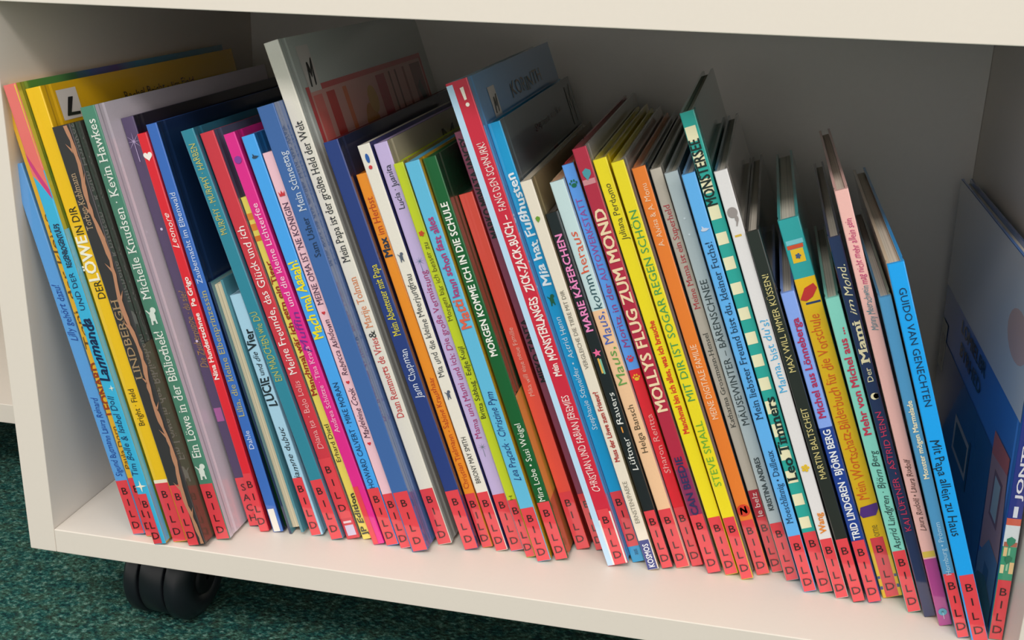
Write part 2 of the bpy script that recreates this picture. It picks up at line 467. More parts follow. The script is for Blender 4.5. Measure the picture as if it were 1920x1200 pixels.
def cover_picture(root, w, y0, z0, y1, z1):
    """pale woodland picture printed on the cover: red ground, trunks and a sitting animal"""
    def q(nm, pts, c, off):
        return new_obj(nm, mesh_py(nm, [(w+off, y, z) for y, z in pts], [tuple(range(len(pts)))]), pic, [ink(c)])
    def rect(a, b, c, d): return [(y0+(y1-y0)*a, z0+(z1-z0)*b), (y0+(y1-y0)*c, z0+(z1-z0)*b), (y0+(y1-y0)*c, z0+(z1-z0)*d), (y0+(y1-y0)*a, z0+(z1-z0)*d)]
    pic = new_obj('cover_picture', mesh_py('cover_picture', [(w+.0002, y, z) for y, z in rect(0, 0, 1, 1)], [(0, 1, 2, 3)]), root, [ink('#c8484a')])
    q('print_patch', rect(.02, 0, .98, .97), '#d89a90', .0003)
    for a, b, c in ((.03, .09, '#e07068'), (.12, .18, '#c8302c'), (.24, .27, '#d86a3a'), (.52, .6, '#b83a48'), (.64, .655, '#7c3a34'), (.7, .715, '#7c3a34'), (.78, .8, '#a04844'), (.86, .97, '#8c4a4c')):
        q('trunk_print', rect(a, 0, b, .95), c, .00034)
    cyy, czz = y0+(y1-y0)*.4, z0+(z1-z0)*.62
    q('animal_print', [(cyy+.016*math.cos(t), czz+(z1-z0)*.2*math.sin(t)) for t in [2*math.pi*i/20 for i in range(20)]], '#c07a34', .0004)
    q('animal_head_print', [(cyy+.012+.010*math.cos(t), czz+(z1-z0)*(.21+.08*math.sin(t))) for t in [2*math.pi*i/16 for i in range(16)]], '#c8944c', .00045)
    q('dark_bird_print', [(y0+(y1-y0)*.88, z0+(z1-z0)*.8), (y0+(y1-y0)*.92, z0+(z1-z0)*.84), (y0+(y1-y0)*.95, z0+(z1-z0)*.72), (y0+(y1-y0)*.92, z0+(z1-z0)*.66)], '#2c1c20', .0004)

BOOKS = [
  {'label': 'short light blue picture book at the far left end of the row', 'x': 0.0586, 'y': 0.0079, 'lean': 13.87, 'w': 0.00969, 'h': 0.2716, 'd': 0.22, 'spine': '#5d9fe0', 'right': '#5d9fe0', 'left': '#5d9fe0', 'pages': '#d8cfc0', 'lab': (0.0004, 0.0426, 'BILD', 0.0, 1.0, '#e2404a'), 'items': [('T', 'Lilly gehört dazu!', 0.1481, 0.1892, '#24489c', 'ih', 0.55, 0.5, 'title_lettering'), ('T', 'Sigund Butmann Laura Reinard', 0.046, 0.1066, '#24489c', 'ih', 0.5, 0.5, 'author_lettering')]},
  {'label': 'narrow yellow picture book half hidden behind the rainbow spine', 'x': 0.0688, 'y': 0.008, 'lean': 13.52, 'w': 0.00888, 'h': 0.3235, 'd': 0.24, 'spine': '#eab52e', 'right': '#eab52e', 'left': '#eab52e', 'pages': '#d8cfc0', 'lab': (0.0004, 0.0462, 'BILD', 0.0, 1.0, '#e2404a'), 'items': [('T', 'Toni, der kleine', 0.1435, 0.2394, '#6b4a18', 'h', 0.5, 0.35, 'title_lettering'), ('T', 'LEONARD', 0.0947, 0.1337, '#a04018', 'b', 0.7, 0.35, 'title_lettering'), ('T', 'Paula Dorn', 0.0529, 0.0858, '#6b4a18', 'h', 0.45, 0.35, 'author_lettering')]},
  {'label': 'tall picture book with pink and turquoise rainbow spine', 'x': 0.0798, 'y': -0.0007, 'lean': 13.8, 'w': 0.00947, 'h': 0.326, 'd': 0.285, 'spine': '#3cb2dc', 'right': 'art_rainbow', 'left': '#eab52e', 'pages': '#d8cfc0', 'lab': (0.0004, 0.0394, 'BILD', 0.0, 0.72, '#e2404a'), 'bands': [('pink', 0.2699, 0.326)], 'items': [('G', [(0, 0.2679), (0, 0.2729), (1, 0.2712), (1, 0.2508), (0.8, 0.2539), (0.5, 0.2601), (0.25, 0.2647)], '#e87468', 'coral_arc_print'), ('G', [(0, 0.2826), (0.35, 0.2737), (0.7, 0.264), (1, 0.2571), (1, 0.2508), (0.8, 0.2539), (0.5, 0.2611), (0.2, 0.2704), (0, 0.2771)], '#cc3a7a', 'magenta_arc_print'), ('G', [(0.88, 0.3253), (1, 0.325), (1, 0.2733), (0.94, 0.2804)], '#e6d03a', 'yellow_edge_print'), ('T', 'REGENBOGENTULFS', 0.2051, 0.2349, '#2e3552', 'bh', 0.42, 0.58, 'title_lettering'), ('T', 'UND DER', 0.1754, 0.2015, '#23305c', 'h', 0.4, 0.52, 'title_lettering'), ('T', 'Lammanda', 0.1241, 0.1694, '#12204c', 'bih', 0.75, 0.45, 'title_lettering'), ('T', 'Tim Bolle & Isabel Doll', 0.0537, 0.114, '#1d3a66', 'ih', 0.5, 0.4, 'author_lettering'), ('I', 'sparkle', 0.0453, '#f6f0d8', 0.8, 0.5), ('I', 'sparkle', 0.119, '#f6f0d8', 0.4, 0.75)], 'cover': [('#58b4dc', 'blue_cover_print', 0.001, 0.001, 0.0062, 0.23)]},
  {'label': 'yellow picture book with white and black title and L sticker on its cover', 'x': 0.0912, 'y': 0.0057, 'lean': 13.96, 'w': 0.01117, 'h': 0.3238, 'd': 0.27, 'spine': '#f2c211', 'right': '#dba80c', 'left': '#f2c211', 'pages': '#d8cfc0', 'lab': (0.0004, 0.0461, 'BILD', 0.0, 1.0, '#e2404a'), 'items': [('T', 'DER', 0.1825, 0.1949, '#2a2414', '', 0.5, 0.6, 'title_lettering'), ('T', 'LÖWE', 0.195, 0.226, '#fbf4dc', 'b', 0.72, 0.5, 'title_lettering'), ('T', 'IN DIR', 0.227, 0.2458, '#2a2414', '', 0.5, 0.55, 'title_lettering'), ('T', 'Bright · Field', 0.0901, 0.1172, '#4a3c10', '', 0.4, 0.5, 'author_lettering'), ('R', 0.0452, 0.0486, 0.0, 1, '#f3e6c8', 'paper_fringe')], 'cover': [('S', 'L', 0.0136, 0.2995, 0.0357, 0.3191), ('X', 'Rachel Bright - Jim Field', 0.0897, 0.3005, 0.1923, 0.3095)]},
  {'label': 'black and brown picture book with a thorny branch down its spine', 'x': 0.1042, 'y': 0.0036, 'lean': 14.17, 'w': 0.0135, 'h': 0.3005, 'd': 0.22, 'spine': '#352f31', 'right': '#3a3330', 'left': '#352f31', 'pages': '#d8cfc0', 'lab': (0.0004, 0.0474, 'BILD', 0.0, 0.62, '#e2404a'), 'items': [('T', 'Torben Kuhlmann', 0.232, 0.2698, '#b79a7a', 's', 0.34, 0.3, 'author_lettering'), ('T', 'LINDBERGH', 0.1268, 0.1841, '#a88a66', 's', 0.4, 0.33, 'title_lettering'), ('I', 'branch', 0, '#b98364', 1, 0.7)], 'cover': [('#5a4638', 'bark_print', 0.001, 0.001, 0.21, 0.15)]},
  {'label': 'green spined picture book with white serif title and pale cover', 'x': 0.1192, 'y': 0.0166, 'lean': 14.06, 'w': 0.01075, 'h': 0.3121, 'd': 0.26, 'spine': '#4d8770', 'right': '#cfc5cf', 'left': '#4d8770', 'pages': '#d8cfc0', 'lab': (0.0004, 0.0439, 'BILD', 0.0, 1.0, '#e2404a'), 'items': [('T', 'Ein Löwe in der Bibliothek!', 0.0644, 0.1584, '#eef2ea', 's', 0.62, 0.5, 'title_lettering'), ('I', 'lion', 0.1699, '#dfe9df', 0.75, 0.5), ('T', 'Michelle Knudsen · Kevin Hawkes', 0.1813, 0.3038, '#eef2ea', 's', 0.58, 0.5, 'title_lettering'), ('I', 'lion', 0.0537, '#dfe9df', 0.75, 0.5)]},
  {'label': 'dark purple book with a starburst and SACH label', 'x': 0.1335, 'y': 0.0404, 'lean': 14.59, 'w': 0.00957, 'h': 0.3031, 'd': 0.28, 'spine': '#4b3b63', 'right': '#1e1a28', 'left': '#4b3b63', 'pages': '#d8cfc0', 'lab': (0.0004, 0.0391, 'SACH', 0.0, 1.0, '#e2404a'), 'items': [('I', 'burst', 0.2867, '#b7a6cc', 1.1, 0.5), ('T', 'Die Zauberpuppe · du sie?', 0.1247, 0.1822, '#a07a4c', 'ih', 0.55, 0.5, 'title_lettering'), ('R', 0.0837, 0.0941, 0.1, 0.7, '#a8589a', 'pink_flower'), ('I', 'dot', 0.1448, '#d8c8e8', 0.2, 0.5), ('I', 'dot', 0.2262, '#d8c8e8', 0.2, 0.5)]},
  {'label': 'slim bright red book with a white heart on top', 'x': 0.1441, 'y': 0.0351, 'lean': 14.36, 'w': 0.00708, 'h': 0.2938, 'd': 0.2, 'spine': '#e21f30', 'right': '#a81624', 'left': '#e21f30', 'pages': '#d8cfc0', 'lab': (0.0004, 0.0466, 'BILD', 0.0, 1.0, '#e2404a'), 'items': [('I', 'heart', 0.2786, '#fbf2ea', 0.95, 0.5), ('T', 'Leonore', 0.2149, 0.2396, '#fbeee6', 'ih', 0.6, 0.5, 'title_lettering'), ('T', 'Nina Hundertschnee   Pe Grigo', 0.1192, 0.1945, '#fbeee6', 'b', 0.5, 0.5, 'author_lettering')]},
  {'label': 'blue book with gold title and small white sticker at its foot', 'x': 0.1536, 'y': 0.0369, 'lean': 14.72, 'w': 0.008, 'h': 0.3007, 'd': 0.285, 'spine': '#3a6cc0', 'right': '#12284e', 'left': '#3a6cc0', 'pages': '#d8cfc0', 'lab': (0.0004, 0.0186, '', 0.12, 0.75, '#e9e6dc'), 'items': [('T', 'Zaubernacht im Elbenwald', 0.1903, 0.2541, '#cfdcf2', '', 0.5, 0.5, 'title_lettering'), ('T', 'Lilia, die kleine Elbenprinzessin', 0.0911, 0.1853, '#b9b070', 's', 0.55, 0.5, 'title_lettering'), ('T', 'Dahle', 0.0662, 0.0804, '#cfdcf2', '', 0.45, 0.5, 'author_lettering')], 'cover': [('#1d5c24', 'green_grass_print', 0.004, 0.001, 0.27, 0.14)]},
  {'label': 'small book turned with its cream page edges facing outward', 'x': 0.1659, 'y': 0.0377, 'lean': 15.54, 'w': 0.01135, 'h': 0.1931, 'd': 0.16, 'spine': '#3d7d90', 'right': '#1d2c4e', 'left': '#4f8794', 'pages': '#e2d3b4', 'reverse': 1},
  {'label': 'short pale blue picture book with black handwritten title', 'x': 0.1823, 'y': 0.0391, 'lean': 16.85, 'w': 0.00914, 'h': 0.1854, 'd': 0.15, 'spine': '#a9d2e8', 'right': '#a9d2e8', 'left': '#a9d2e8', 'pages': '#d8cfc0', 'lab': (0.0004, 0.0464, 'BILD', 0.0, 0.85, '#e2404a'), 'items': [('T', 'LUCIE', 0.1021, 0.1241, '#1d2630', 'bh', 0.72, 0.5, 'title_lettering'), ('T', 'und die', 0.1257, 0.1433, '#1d2630', 'ih', 0.45, 0.5, 'title_lettering'), ('T', 'Vier', 0.1445, 0.1603, '#1d2630', 'bh', 0.72, 0.5, 'title_lettering'), ('T', 'iamne dubuc', 0.0463, 0.0865, '#1d2630', 'ih', 0.48, 0.5, 'author_lettering')]},
  {'label': 'teal picture book with gold lettering', 'x': 0.1982, 'y': 0.0374, 'lean': 18.56, 'w': 0.00954, 'h': 0.3037, 'd': 0.25, 'spine': '#2f869c', 'right': '#26647a', 'left': '#2f869c', 'pages': '#d8cfc0', 'lab': (0.0004, 0.0478, 'BILD', 0.0, 1.0, '#e2404a'), 'items': [('T', 'EIN MÄDCHEN wie DU', 0.1243, 0.1759, '#b8b860', 'h', 0.55, 0.5, 'title_lettering'), ('T', 'MURPHY · MURPHY · HARBEN', 0.2316, 0.2943, '#c8c068', 'h', 0.48, 0.5, 'author_lettering')]},
  {'label': 'red picture book with white lettering and label set above its foot', 'x': 0.2085, 'y': 0.0411, 'lean': 18.41, 'w': 0.01028, 'h': 0.3019, 'd': 0.25, 'spine': '#d23443', 'right': '#565c74', 'left': '#d23443', 'pages': '#d8cfc0', 'lab': (0.0164, 0.0643, 'BILD', 0.0, 1.0, '#e2404a'), 'items': [('T', 'Meine Freunde, das Glück und ich', 0.1291, 0.2369, '#f8ece8', 'h', 0.55, 0.5, 'title_lettering'), ('T', 'Diana Ita · Belo Lolis', 0.0717, 0.1239, '#f0a8a8', 'h', 0.42, 0.5, 'author_lettering'), ('R', 0.0025, 0.0108, 0.2, 0.85, '#cfc3dc', 'publisher_mark'), ('R', 0.0125, 0.0142, 0.2, 0.8, '#e8c8d0', 'publisher_line')]},
  {'label': 'thin yellow book with orange stripes at its top', 'x': 0.2196, 'y': 0.044, 'lean': 18.4, 'w': 0.00657, 'h': 0.2583, 'd': 0.2, 'spine': '#f2df63', 'right': '#d8b848', 'left': '#f2df63', 'pages': '#d8cfc0', 'items': [('R', 0.2424, 0.2469, 0, 1, '#e88a30', 'tiger_stripe'), ('R', 0.2349, 0.2394, 0, 1, '#e88a30', 'tiger_stripe'), ('R', 0.2274, 0.2311, 0, 1, '#e07a28', 'tiger_stripe'), ('T', 'Manchmal wär ich gern ein Tiger', 0.1134, 0.2129, '#a83018', 'bh', 0.6, 0.5, 'title_lettering'), ('T', 'Erhard Dietl', 0.062, 0.0912, '#3a3020', '', 0.5, 0.5, 'author_lettering'), ('T', 'JP Edition', 0.0033, 0.037, '#3a4030', 'bh', 0.6, 0.5, 'author_lettering')]},
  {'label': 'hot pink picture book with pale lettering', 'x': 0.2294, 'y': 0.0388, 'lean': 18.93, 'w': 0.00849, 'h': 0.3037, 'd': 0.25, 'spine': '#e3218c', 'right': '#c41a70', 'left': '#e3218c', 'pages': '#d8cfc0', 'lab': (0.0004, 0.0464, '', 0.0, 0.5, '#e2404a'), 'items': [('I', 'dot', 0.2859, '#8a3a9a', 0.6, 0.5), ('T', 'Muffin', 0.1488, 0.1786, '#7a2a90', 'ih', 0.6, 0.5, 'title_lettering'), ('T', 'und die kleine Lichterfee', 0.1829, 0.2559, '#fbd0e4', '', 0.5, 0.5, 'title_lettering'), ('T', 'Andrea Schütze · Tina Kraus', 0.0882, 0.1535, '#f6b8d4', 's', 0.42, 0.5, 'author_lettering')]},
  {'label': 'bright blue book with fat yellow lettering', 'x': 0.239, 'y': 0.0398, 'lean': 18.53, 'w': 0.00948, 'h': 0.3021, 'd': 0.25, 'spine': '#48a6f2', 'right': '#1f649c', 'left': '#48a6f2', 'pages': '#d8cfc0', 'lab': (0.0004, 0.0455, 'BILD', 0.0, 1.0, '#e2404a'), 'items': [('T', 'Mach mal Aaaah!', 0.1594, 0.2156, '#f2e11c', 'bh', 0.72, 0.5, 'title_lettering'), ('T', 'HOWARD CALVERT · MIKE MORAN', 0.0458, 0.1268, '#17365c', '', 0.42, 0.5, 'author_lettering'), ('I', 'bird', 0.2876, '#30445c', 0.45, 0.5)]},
  {'label': 'pale pink book with small red hearts between its lettering', 'x': 0.2498, 'y': 0.039, 'lean': 18.45, 'w': 0.00815, 'h': 0.2918, 'd': 0.25, 'spine': '#f2c3cf', 'right': '#d8a0b0', 'left': '#f2c3cf', 'pages': '#d8cfc0', 'lab': (0.0004, 0.0432, 'BILD', 0.0, 1.0, '#e2404a'), 'items': [('I', 'crown', 0.2636, '#d0303c', 0.6, 0.5), ('T', "MEINE OMA IST 'NE KÖNIGIN", 0.1857, 0.2577, '#4a2a4a', 's', 0.5, 0.5, 'title_lettering'), ('T', 'Madeleine Cook', 0.0865, 0.1245, '#4a2440', 'ih', 0.5, 0.5, 'author_lettering'), ('T', 'Rebecca Ashdown', 0.1341, 0.1749, '#4a2440', 'ih', 0.5, 0.5, 'author_lettering'), ('I', 'heart', 0.1799, '#d0303c', 0.35, 0.5), ('I', 'heart', 0.1289, '#d0303c', 0.35, 0.5), ('I', 'heart', 0.0824, '#d0303c', 0.35, 0.5)]},
  {'label': 'thick slate blue picture book in clear film', 'x': 0.259, 'y': 0.0363, 'lean': 18.53, 'w': 0.01233, 'h': 0.3233, 'd': 0.25, 'spine': '#3f66a6', 'right': '#49659a', 'left': '#3f66a6', 'pages': '#d8cfc0', 'lab': (0.0004, 0.0469, 'BILD', 0.1, 1.0, '#e2404a'), 'items': [('T', 'Mein Schneetag', 0.2525, 0.2928, '#cdd6e4', 's', 0.42, 0.6, 'title_lettering'), ('T', 'Sam Usher', 0.2209, 0.2483, '#1f3050', 's', 0.36, 0.55, 'author_lettering')]},
  {'label': 'tallest book, cream spine and red woodland picture on its cover', 'x': 0.2743, 'y': 0.0506, 'lean': 18.86, 'w': 0.01044, 'h': 0.3648, 'd': 0.29, 'spine': '#eae4d6', 'right': '#bfc3bd', 'left': '#eae4d6', 'pages': '#d8cfc0', 'lab': (0.0004, 0.0445, 'BILD', 0.0, 1.0, '#e2404a'), 'items': [('T', 'Mein Papa ist der größte Held der Welt', 0.2151, 0.3124, '#2c2a2a', 's', 0.52, 0.5, 'title_lettering'), ('T', 'Daan Remmerts de Vries', 0.1002, 0.1601, '#cc3a3a', 's', 0.5, 0.5, 'author_lettering'), ('T', '&', 0.1601, 0.1656, '#2c2a2a', 's', 0.5, 0.5, 'author_lettering'), ('T', 'Marije Tolman', 0.1676, 0.2044, '#e08a58', 's', 0.5, 0.5, 'author_lettering')], 'cover': [('P', 'picture', 0.016, 0.2, 0.27, 0.331), ('S', 'M', 0.0215, 0.327, 0.042, 0.358)]},
  {'label': 'navy blue book with yellow title beside the tall cream one', 'x': 0.2944, 'y': 0.0486, 'lean': 19.11, 'w': 0.01049, 'h': 0.3012, 'd': 0.3, 'spine': '#26397e', 'right': '#151b3c', 'left': '#6c1c28', 'pages': '#d8cfc0', 'lab': (0.0004, 0.0469, 'BILD', 0.0, 1.0, '#e2404a'), 'items': [('T', 'Mein Abenteuer mit Papa', 0.1647, 0.2158, '#e0d030', 's', 0.5, 0.5, 'title_lettering'), ('T', 'Jann Chapman', 0.1182, 0.1545, '#d8dcea', 'h', 0.5, 0.5, 'author_lettering')]},
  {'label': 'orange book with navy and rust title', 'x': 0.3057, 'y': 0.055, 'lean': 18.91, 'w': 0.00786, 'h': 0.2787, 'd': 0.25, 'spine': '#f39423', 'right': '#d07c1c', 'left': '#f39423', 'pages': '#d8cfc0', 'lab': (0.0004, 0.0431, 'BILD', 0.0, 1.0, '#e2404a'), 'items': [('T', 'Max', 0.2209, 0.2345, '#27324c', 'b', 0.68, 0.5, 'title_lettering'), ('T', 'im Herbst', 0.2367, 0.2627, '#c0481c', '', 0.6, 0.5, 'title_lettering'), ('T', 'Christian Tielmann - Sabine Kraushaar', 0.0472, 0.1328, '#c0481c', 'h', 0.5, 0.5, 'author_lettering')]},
  {'label': 'cream book with blue and red dashes at its top', 'x': 0.3163, 'y': 0.0529, 'lean': 19.27, 'w': 0.00876, 'h': 0.3, 'd': 0.25, 'spine': '#ece5d8', 'right': '#2e3068', 'left': '#ece5d8', 'pages': '#d8cfc0', 'lab': (0.0004, 0.0467, 'BILD', 0.0, 1.0, '#e2404a'), 'items': [('I', 'oval', 0.2908, '#2c5ca8', 0.55, 0.5), ('I', 'dot', 0.2847, '#d03a40', 0.3, 0.5), ('T', 'Mia und die kleine Meerjungfrau', 0.1353, 0.2101, '#4a4a4c', 'h', 0.5, 0.5, 'title_lettering'), ('T', 'BRIONY MAY SMITH', 0.0539, 0.0896, '#2e2e30', '', 0.4, 0.5, 'author_lettering'), ('I', 'lion', 0.2226, '#5a6070', 0.5, 0.5), ('I', 'lion', 0.1221, '#5a6070', 0.5, 0.5)]},
  {'label': 'lilac book with magenta title', 'x': 0.3265, 'y': 0.0557, 'lean': 19.2, 'w': 0.00963, 'h': 0.3011, 'd': 0.25, 'spine': '#c9b5e2', 'right': '#b3a98e', 'left': '#c9b5e2', 'pages': '#d8cfc0', 'lab': (0.0004, 0.0451, 'BILD', 0.0, 1.0, '#e2404a'), 'items': [('T', 'Lucía · Juanita', 0.2562, 0.2861, '#3a3848', 'h', 0.42, 0.5, 'author_lettering'), ('T', 'Mama und Mami und ich: Die große Vermissung', 0.0887, 0.2127, '#b03a78', 'h', 0.45, 0.5, 'title_lettering'), ('I', 'burst', 0.2196, '#5a7a98', 0.6, 0.5), ('I', 'burst', 0.0821, '#6a7a80', 0.6, 0.5)], 'cover': [('X', 'M', 0.112, 0.275, 0.148, 0.291)]},
  {'label': 'lime green book with flower near its title', 'x': 0.3389, 'y': 0.0501, 'lean': 19.39, 'w': 0.00695, 'h': 0.29, 'd': 0.25, 'spine': '#c3d022', 'right': '#a08820', 'left': '#c3d022', 'pages': '#d8cfc0', 'lab': (0.0004, 0.0456, 'BILD', 0.0, 1.0, '#e2404a'), 'items': [('I', 'flower', 0.2421, '#d04028', 0.6, 0.5), ('T', 'Morgen bär ich besser zu', 0.1803, 0.2358, '#6a6418', 'h', 0.5, 0.5, 'title_lettering'), ('T', 'Britta Sabbag · Eefje Kuijl', 0.1082, 0.1617, '#3a3a1c', 'h', 0.5, 0.5, 'author_lettering'), ('T', 'H', 0.0453, 0.0487, '#5a5a18', '', 0.35, 0.5, 'author_lettering')]},
  {'label': 'sky blue watery book with coral and magenta title', 'x': 0.3476, 'y': 0.0465, 'lean': 19.23, 'w': 0.01, 'h': 0.2918, 'd': 0.25, 'spine': '#62bbdf', 'right': '#c8981c', 'left': '#62bbdf', 'pages': '#d8cfc0', 'lab': (0.0004, 0.042, 'BILD', 0.0, 1.0, '#e2404a'), 'items': [('T', 'Matti', 0.1762, 0.1971, '#e0644c', 'bh', 0.7, 0.5, 'title_lettering'), ('T', 'kann schon fast alles', 0.1986, 0.2542, '#b03a7c', 'bh', 0.5, 0.5, 'title_lettering'), ('T', 'Lea Pracack · Christine Pym', 0.063, 0.1303, '#1f3c7c', 'ih', 0.5, 0.5, 'author_lettering')]},
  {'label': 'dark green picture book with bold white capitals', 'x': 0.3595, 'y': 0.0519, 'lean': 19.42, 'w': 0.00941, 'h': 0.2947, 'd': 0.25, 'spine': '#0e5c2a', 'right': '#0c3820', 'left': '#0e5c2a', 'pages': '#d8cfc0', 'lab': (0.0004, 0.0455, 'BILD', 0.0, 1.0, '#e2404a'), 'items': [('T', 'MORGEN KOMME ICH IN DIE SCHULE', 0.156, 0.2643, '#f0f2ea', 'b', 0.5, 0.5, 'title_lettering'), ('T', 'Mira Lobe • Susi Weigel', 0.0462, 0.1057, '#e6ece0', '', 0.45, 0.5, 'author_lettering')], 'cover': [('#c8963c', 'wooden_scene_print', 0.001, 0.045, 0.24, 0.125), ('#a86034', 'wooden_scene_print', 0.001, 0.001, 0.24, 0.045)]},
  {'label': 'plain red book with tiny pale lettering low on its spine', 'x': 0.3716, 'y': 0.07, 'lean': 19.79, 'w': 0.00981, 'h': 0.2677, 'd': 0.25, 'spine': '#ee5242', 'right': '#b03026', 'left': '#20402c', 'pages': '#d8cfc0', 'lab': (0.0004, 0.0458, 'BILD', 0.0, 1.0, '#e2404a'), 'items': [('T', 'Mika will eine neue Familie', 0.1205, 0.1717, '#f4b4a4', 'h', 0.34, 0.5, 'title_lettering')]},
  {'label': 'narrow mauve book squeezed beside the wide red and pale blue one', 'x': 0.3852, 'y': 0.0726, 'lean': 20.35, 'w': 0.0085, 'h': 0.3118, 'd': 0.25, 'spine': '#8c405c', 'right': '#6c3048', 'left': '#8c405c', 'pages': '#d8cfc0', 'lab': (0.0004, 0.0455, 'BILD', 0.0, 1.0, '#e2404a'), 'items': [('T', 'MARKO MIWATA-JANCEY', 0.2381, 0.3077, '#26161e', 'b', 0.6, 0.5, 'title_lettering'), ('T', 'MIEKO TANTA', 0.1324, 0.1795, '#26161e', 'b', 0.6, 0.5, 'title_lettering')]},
  {'label': 'wide red spined book with pale blue edges and white lettering', 'x': 0.3962, 'y': 0.0534, 'lean': 20.28, 'w': 0.01488, 'h': 0.3472, 'd': 0.27, 'spine': '#cf1f3c', 'right': '#6a9ccc', 'left': '#cfe3f4', 'pages': '#d8cfc0', 'lab': (0.0004, 0.0435, 'BILD', 0.36, 0.9, '#e2404a'), 'items': [('R', 0.0003, 0.3456, 0, 0.3, '#bcdcf4', 'edge_stripe'), ('R', 0.0003, 0.0356, 0.28, 0.36, '#e6e6e6', 'white_foot'), ('R', 0.0003, 0.041, 0.9, 1, '#e6e2dc', 'white_foot'), ('I', 'exclaim', 0.3363, '#fbf0e0', 0.4, 0.65), ('T', 'FANG DEN SCHNURK!', 0.261, 0.3063, '#f6dcd8', 'h', 0.34, 0.66, 'title_lettering'), ('T', 'ZICK-ZACK-BUCH –', 0.2045, 0.2578, '#fae8e2', 'bh', 0.38, 0.66, 'title_lettering'), ('T', 'MONSTERLANGES', 0.1556, 0.2008, '#fae8e2', 'bh', 0.38, 0.66, 'title_lettering'), ('T', 'Mein', 0.1439, 0.1533, '#fae8e2', 'bh', 0.3, 0.66, 'title_lettering'), ('T', 'CHRISTIAN UND FABIAN JEREMIES', 0.0571, 0.1298, '#f6dcd8', 'h', 0.34, 0.66, 'author_lettering')], 'cover': [('S', 'M', 0.0363, 0.3158, 0.055, 0.3359), ('X', 'KORINTH', 0.097, 0.32, 0.205, 0.3325)]},
  {'label': 'bright blue book with chunky white title and grey glossy cover', 'x': 0.4125, 'y': 0.063, 'lean': 20.31, 'w': 0.00871, 'h': 0.3208, 'd': 0.255, 'spine': '#159bd2', 'right': '#5c676c', 'left': '#159bd2', 'pages': '#d8cfc0', 'lab': (0.0125, 0.0558, 'BILD', 0.0, 1.0, '#e2404a'), 'items': [('T', 'Mia hat Fußhusten', 0.2091, 0.287, '#eef4f6', 'bh', 0.66, 0.5, 'title_lettering'), ('I', 'lion', 0.1992, '#1c5c3c', 0.6, 0.5), ('T', 'Astrid Henn', 0.1567, 0.1866, '#cfe4ee', 'h', 0.42, 0.5, 'author_lettering'), ('T', 'Stephanie Schneider •', 0.1033, 0.1536, '#cfe4ee', 'h', 0.42, 0.5, 'author_lettering'), ('T', 'aus', 0.0056, 0.0099, '#0f5c80', '', 0.4, 0.5, 'author_lettering')], 'cover': [('X', 'Stephanie und die', 0.085, 0.2985, 0.185, 0.3055), ('X', 'M', 0.222, 0.283, 0.246, 0.316), ('#6c3034', 'red_figure_print', 0.125, 0.262, 0.14, 0.282)]},
  {'label': 'cream book with dark blue publisher block at its foot', 'x': 0.4241, 'y': 0.0554, 'lean': 20.39, 'w': 0.00786, 'h': 0.2844, 'd': 0.25, 'spine': '#eadfcd', 'right': '#8f8463', 'left': '#eadfcd', 'pages': '#d8cfc0', 'items': [('I', 'leaf', 0.2588, '#6a9a2c', 0.5, 0.5), ('T', 'VERGLEICHE DIE TIERE MIT DIR', 0.1533, 0.2094, '#7c766c', '', 0.34, 0.5, 'title_lettering'), ('T', 'Muss der Löwe zum Friseur?', 0.0842, 0.1365, '#b0302c', 'b', 0.42, 0.5, 'title_lettering'), ('T', 'ERNSTEN/PAEKE', 0.0368, 0.0691, '#8c8678', '', 0.38, 0.5, 'author_lettering'), ('R', 0.0003, 0.0234, 0, 0.92, '#2c3a84', 'publisher_block'), ('T', 'KOSMOS', 0.0022, 0.0205, '#e6e8f2', 'b', 0.5, 0.5, 'author_lettering')]},
  {'label': 'black book with pink capitals and a rainbow shooting star', 'x': 0.4335, 'y': 0.06, 'lean': 20.53, 'w': 0.00813, 'h': 0.2627, 'd': 0.25, 'spine': '#17181e', 'right': '#202024', 'left': '#17181e', 'pages': '#d8cfc0', 'lab': (0.0004, 0.0454, 'BILD', 0.0, 1.0, '#e2404a'), 'items': [('T', 'MARIE KÄFERCHEN', 0.1797, 0.248, '#f08cc4', 'b', 0.58, 0.5, 'title_lettering'), ('I', 'star', 0.1643, '#f06a9c', 0.65, 0.5), ('R', 0.1495, 0.1604, 0.35, 0.5, '#e8b44c', 'rainbow_trail'), ('R', 0.1487, 0.1597, 0.5, 0.65, '#7ab8a0', 'rainbow_trail'), ('T', 'Rauers', 0.1115, 0.135, '#e4e4e0', 'h', 0.5, 0.5, 'author_lettering'), ('T', '·', 0.1051, 0.1099, '#f0a040', 'b', 0.5, 0.5, 'author_lettering'), ('T', 'Lüftner', 0.0767, 0.1019, '#e4e4e0', 'h', 0.5, 0.5, 'author_lettering')]},
  {'label': 'book with pale mint top and peach lower spine', 'x': 0.4432, 'y': 0.0633, 'lean': 20.7, 'w': 0.00951, 'h': 0.2843, 'd': 0.25, 'spine': '#f4c79c', 'right': '#c4d2d0', 'left': '#f4c79c', 'pages': '#d8cfc0', 'lab': (0.0004, 0.0461, 'BILD', 0.0, 1.0, '#e2404a'), 'bands': [('#c9e0e2', 0.1948, 0.2843)], 'items': [('T', 'Maus,', 0.1406, 0.168, '#6aa04c', 'h', 0.62, 0.5, 'title_lettering'), ('T', 'Maus,', 0.1707, 0.1933, '#4c64b8', 'h', 0.62, 0.5, 'title_lettering'), ('T', 'komm', 0.1956, 0.2197, '#33545e', 'h', 0.58, 0.5, 'title_lettering'), ('T', 'heraus', 0.2212, 0.2498, '#e05a38', 'h', 0.58, 0.5, 'title_lettering'), ('T', 'Helga Bansch', 0.0898, 0.1256, '#50402c', '', 0.42, 0.5, 'author_lettering')]},
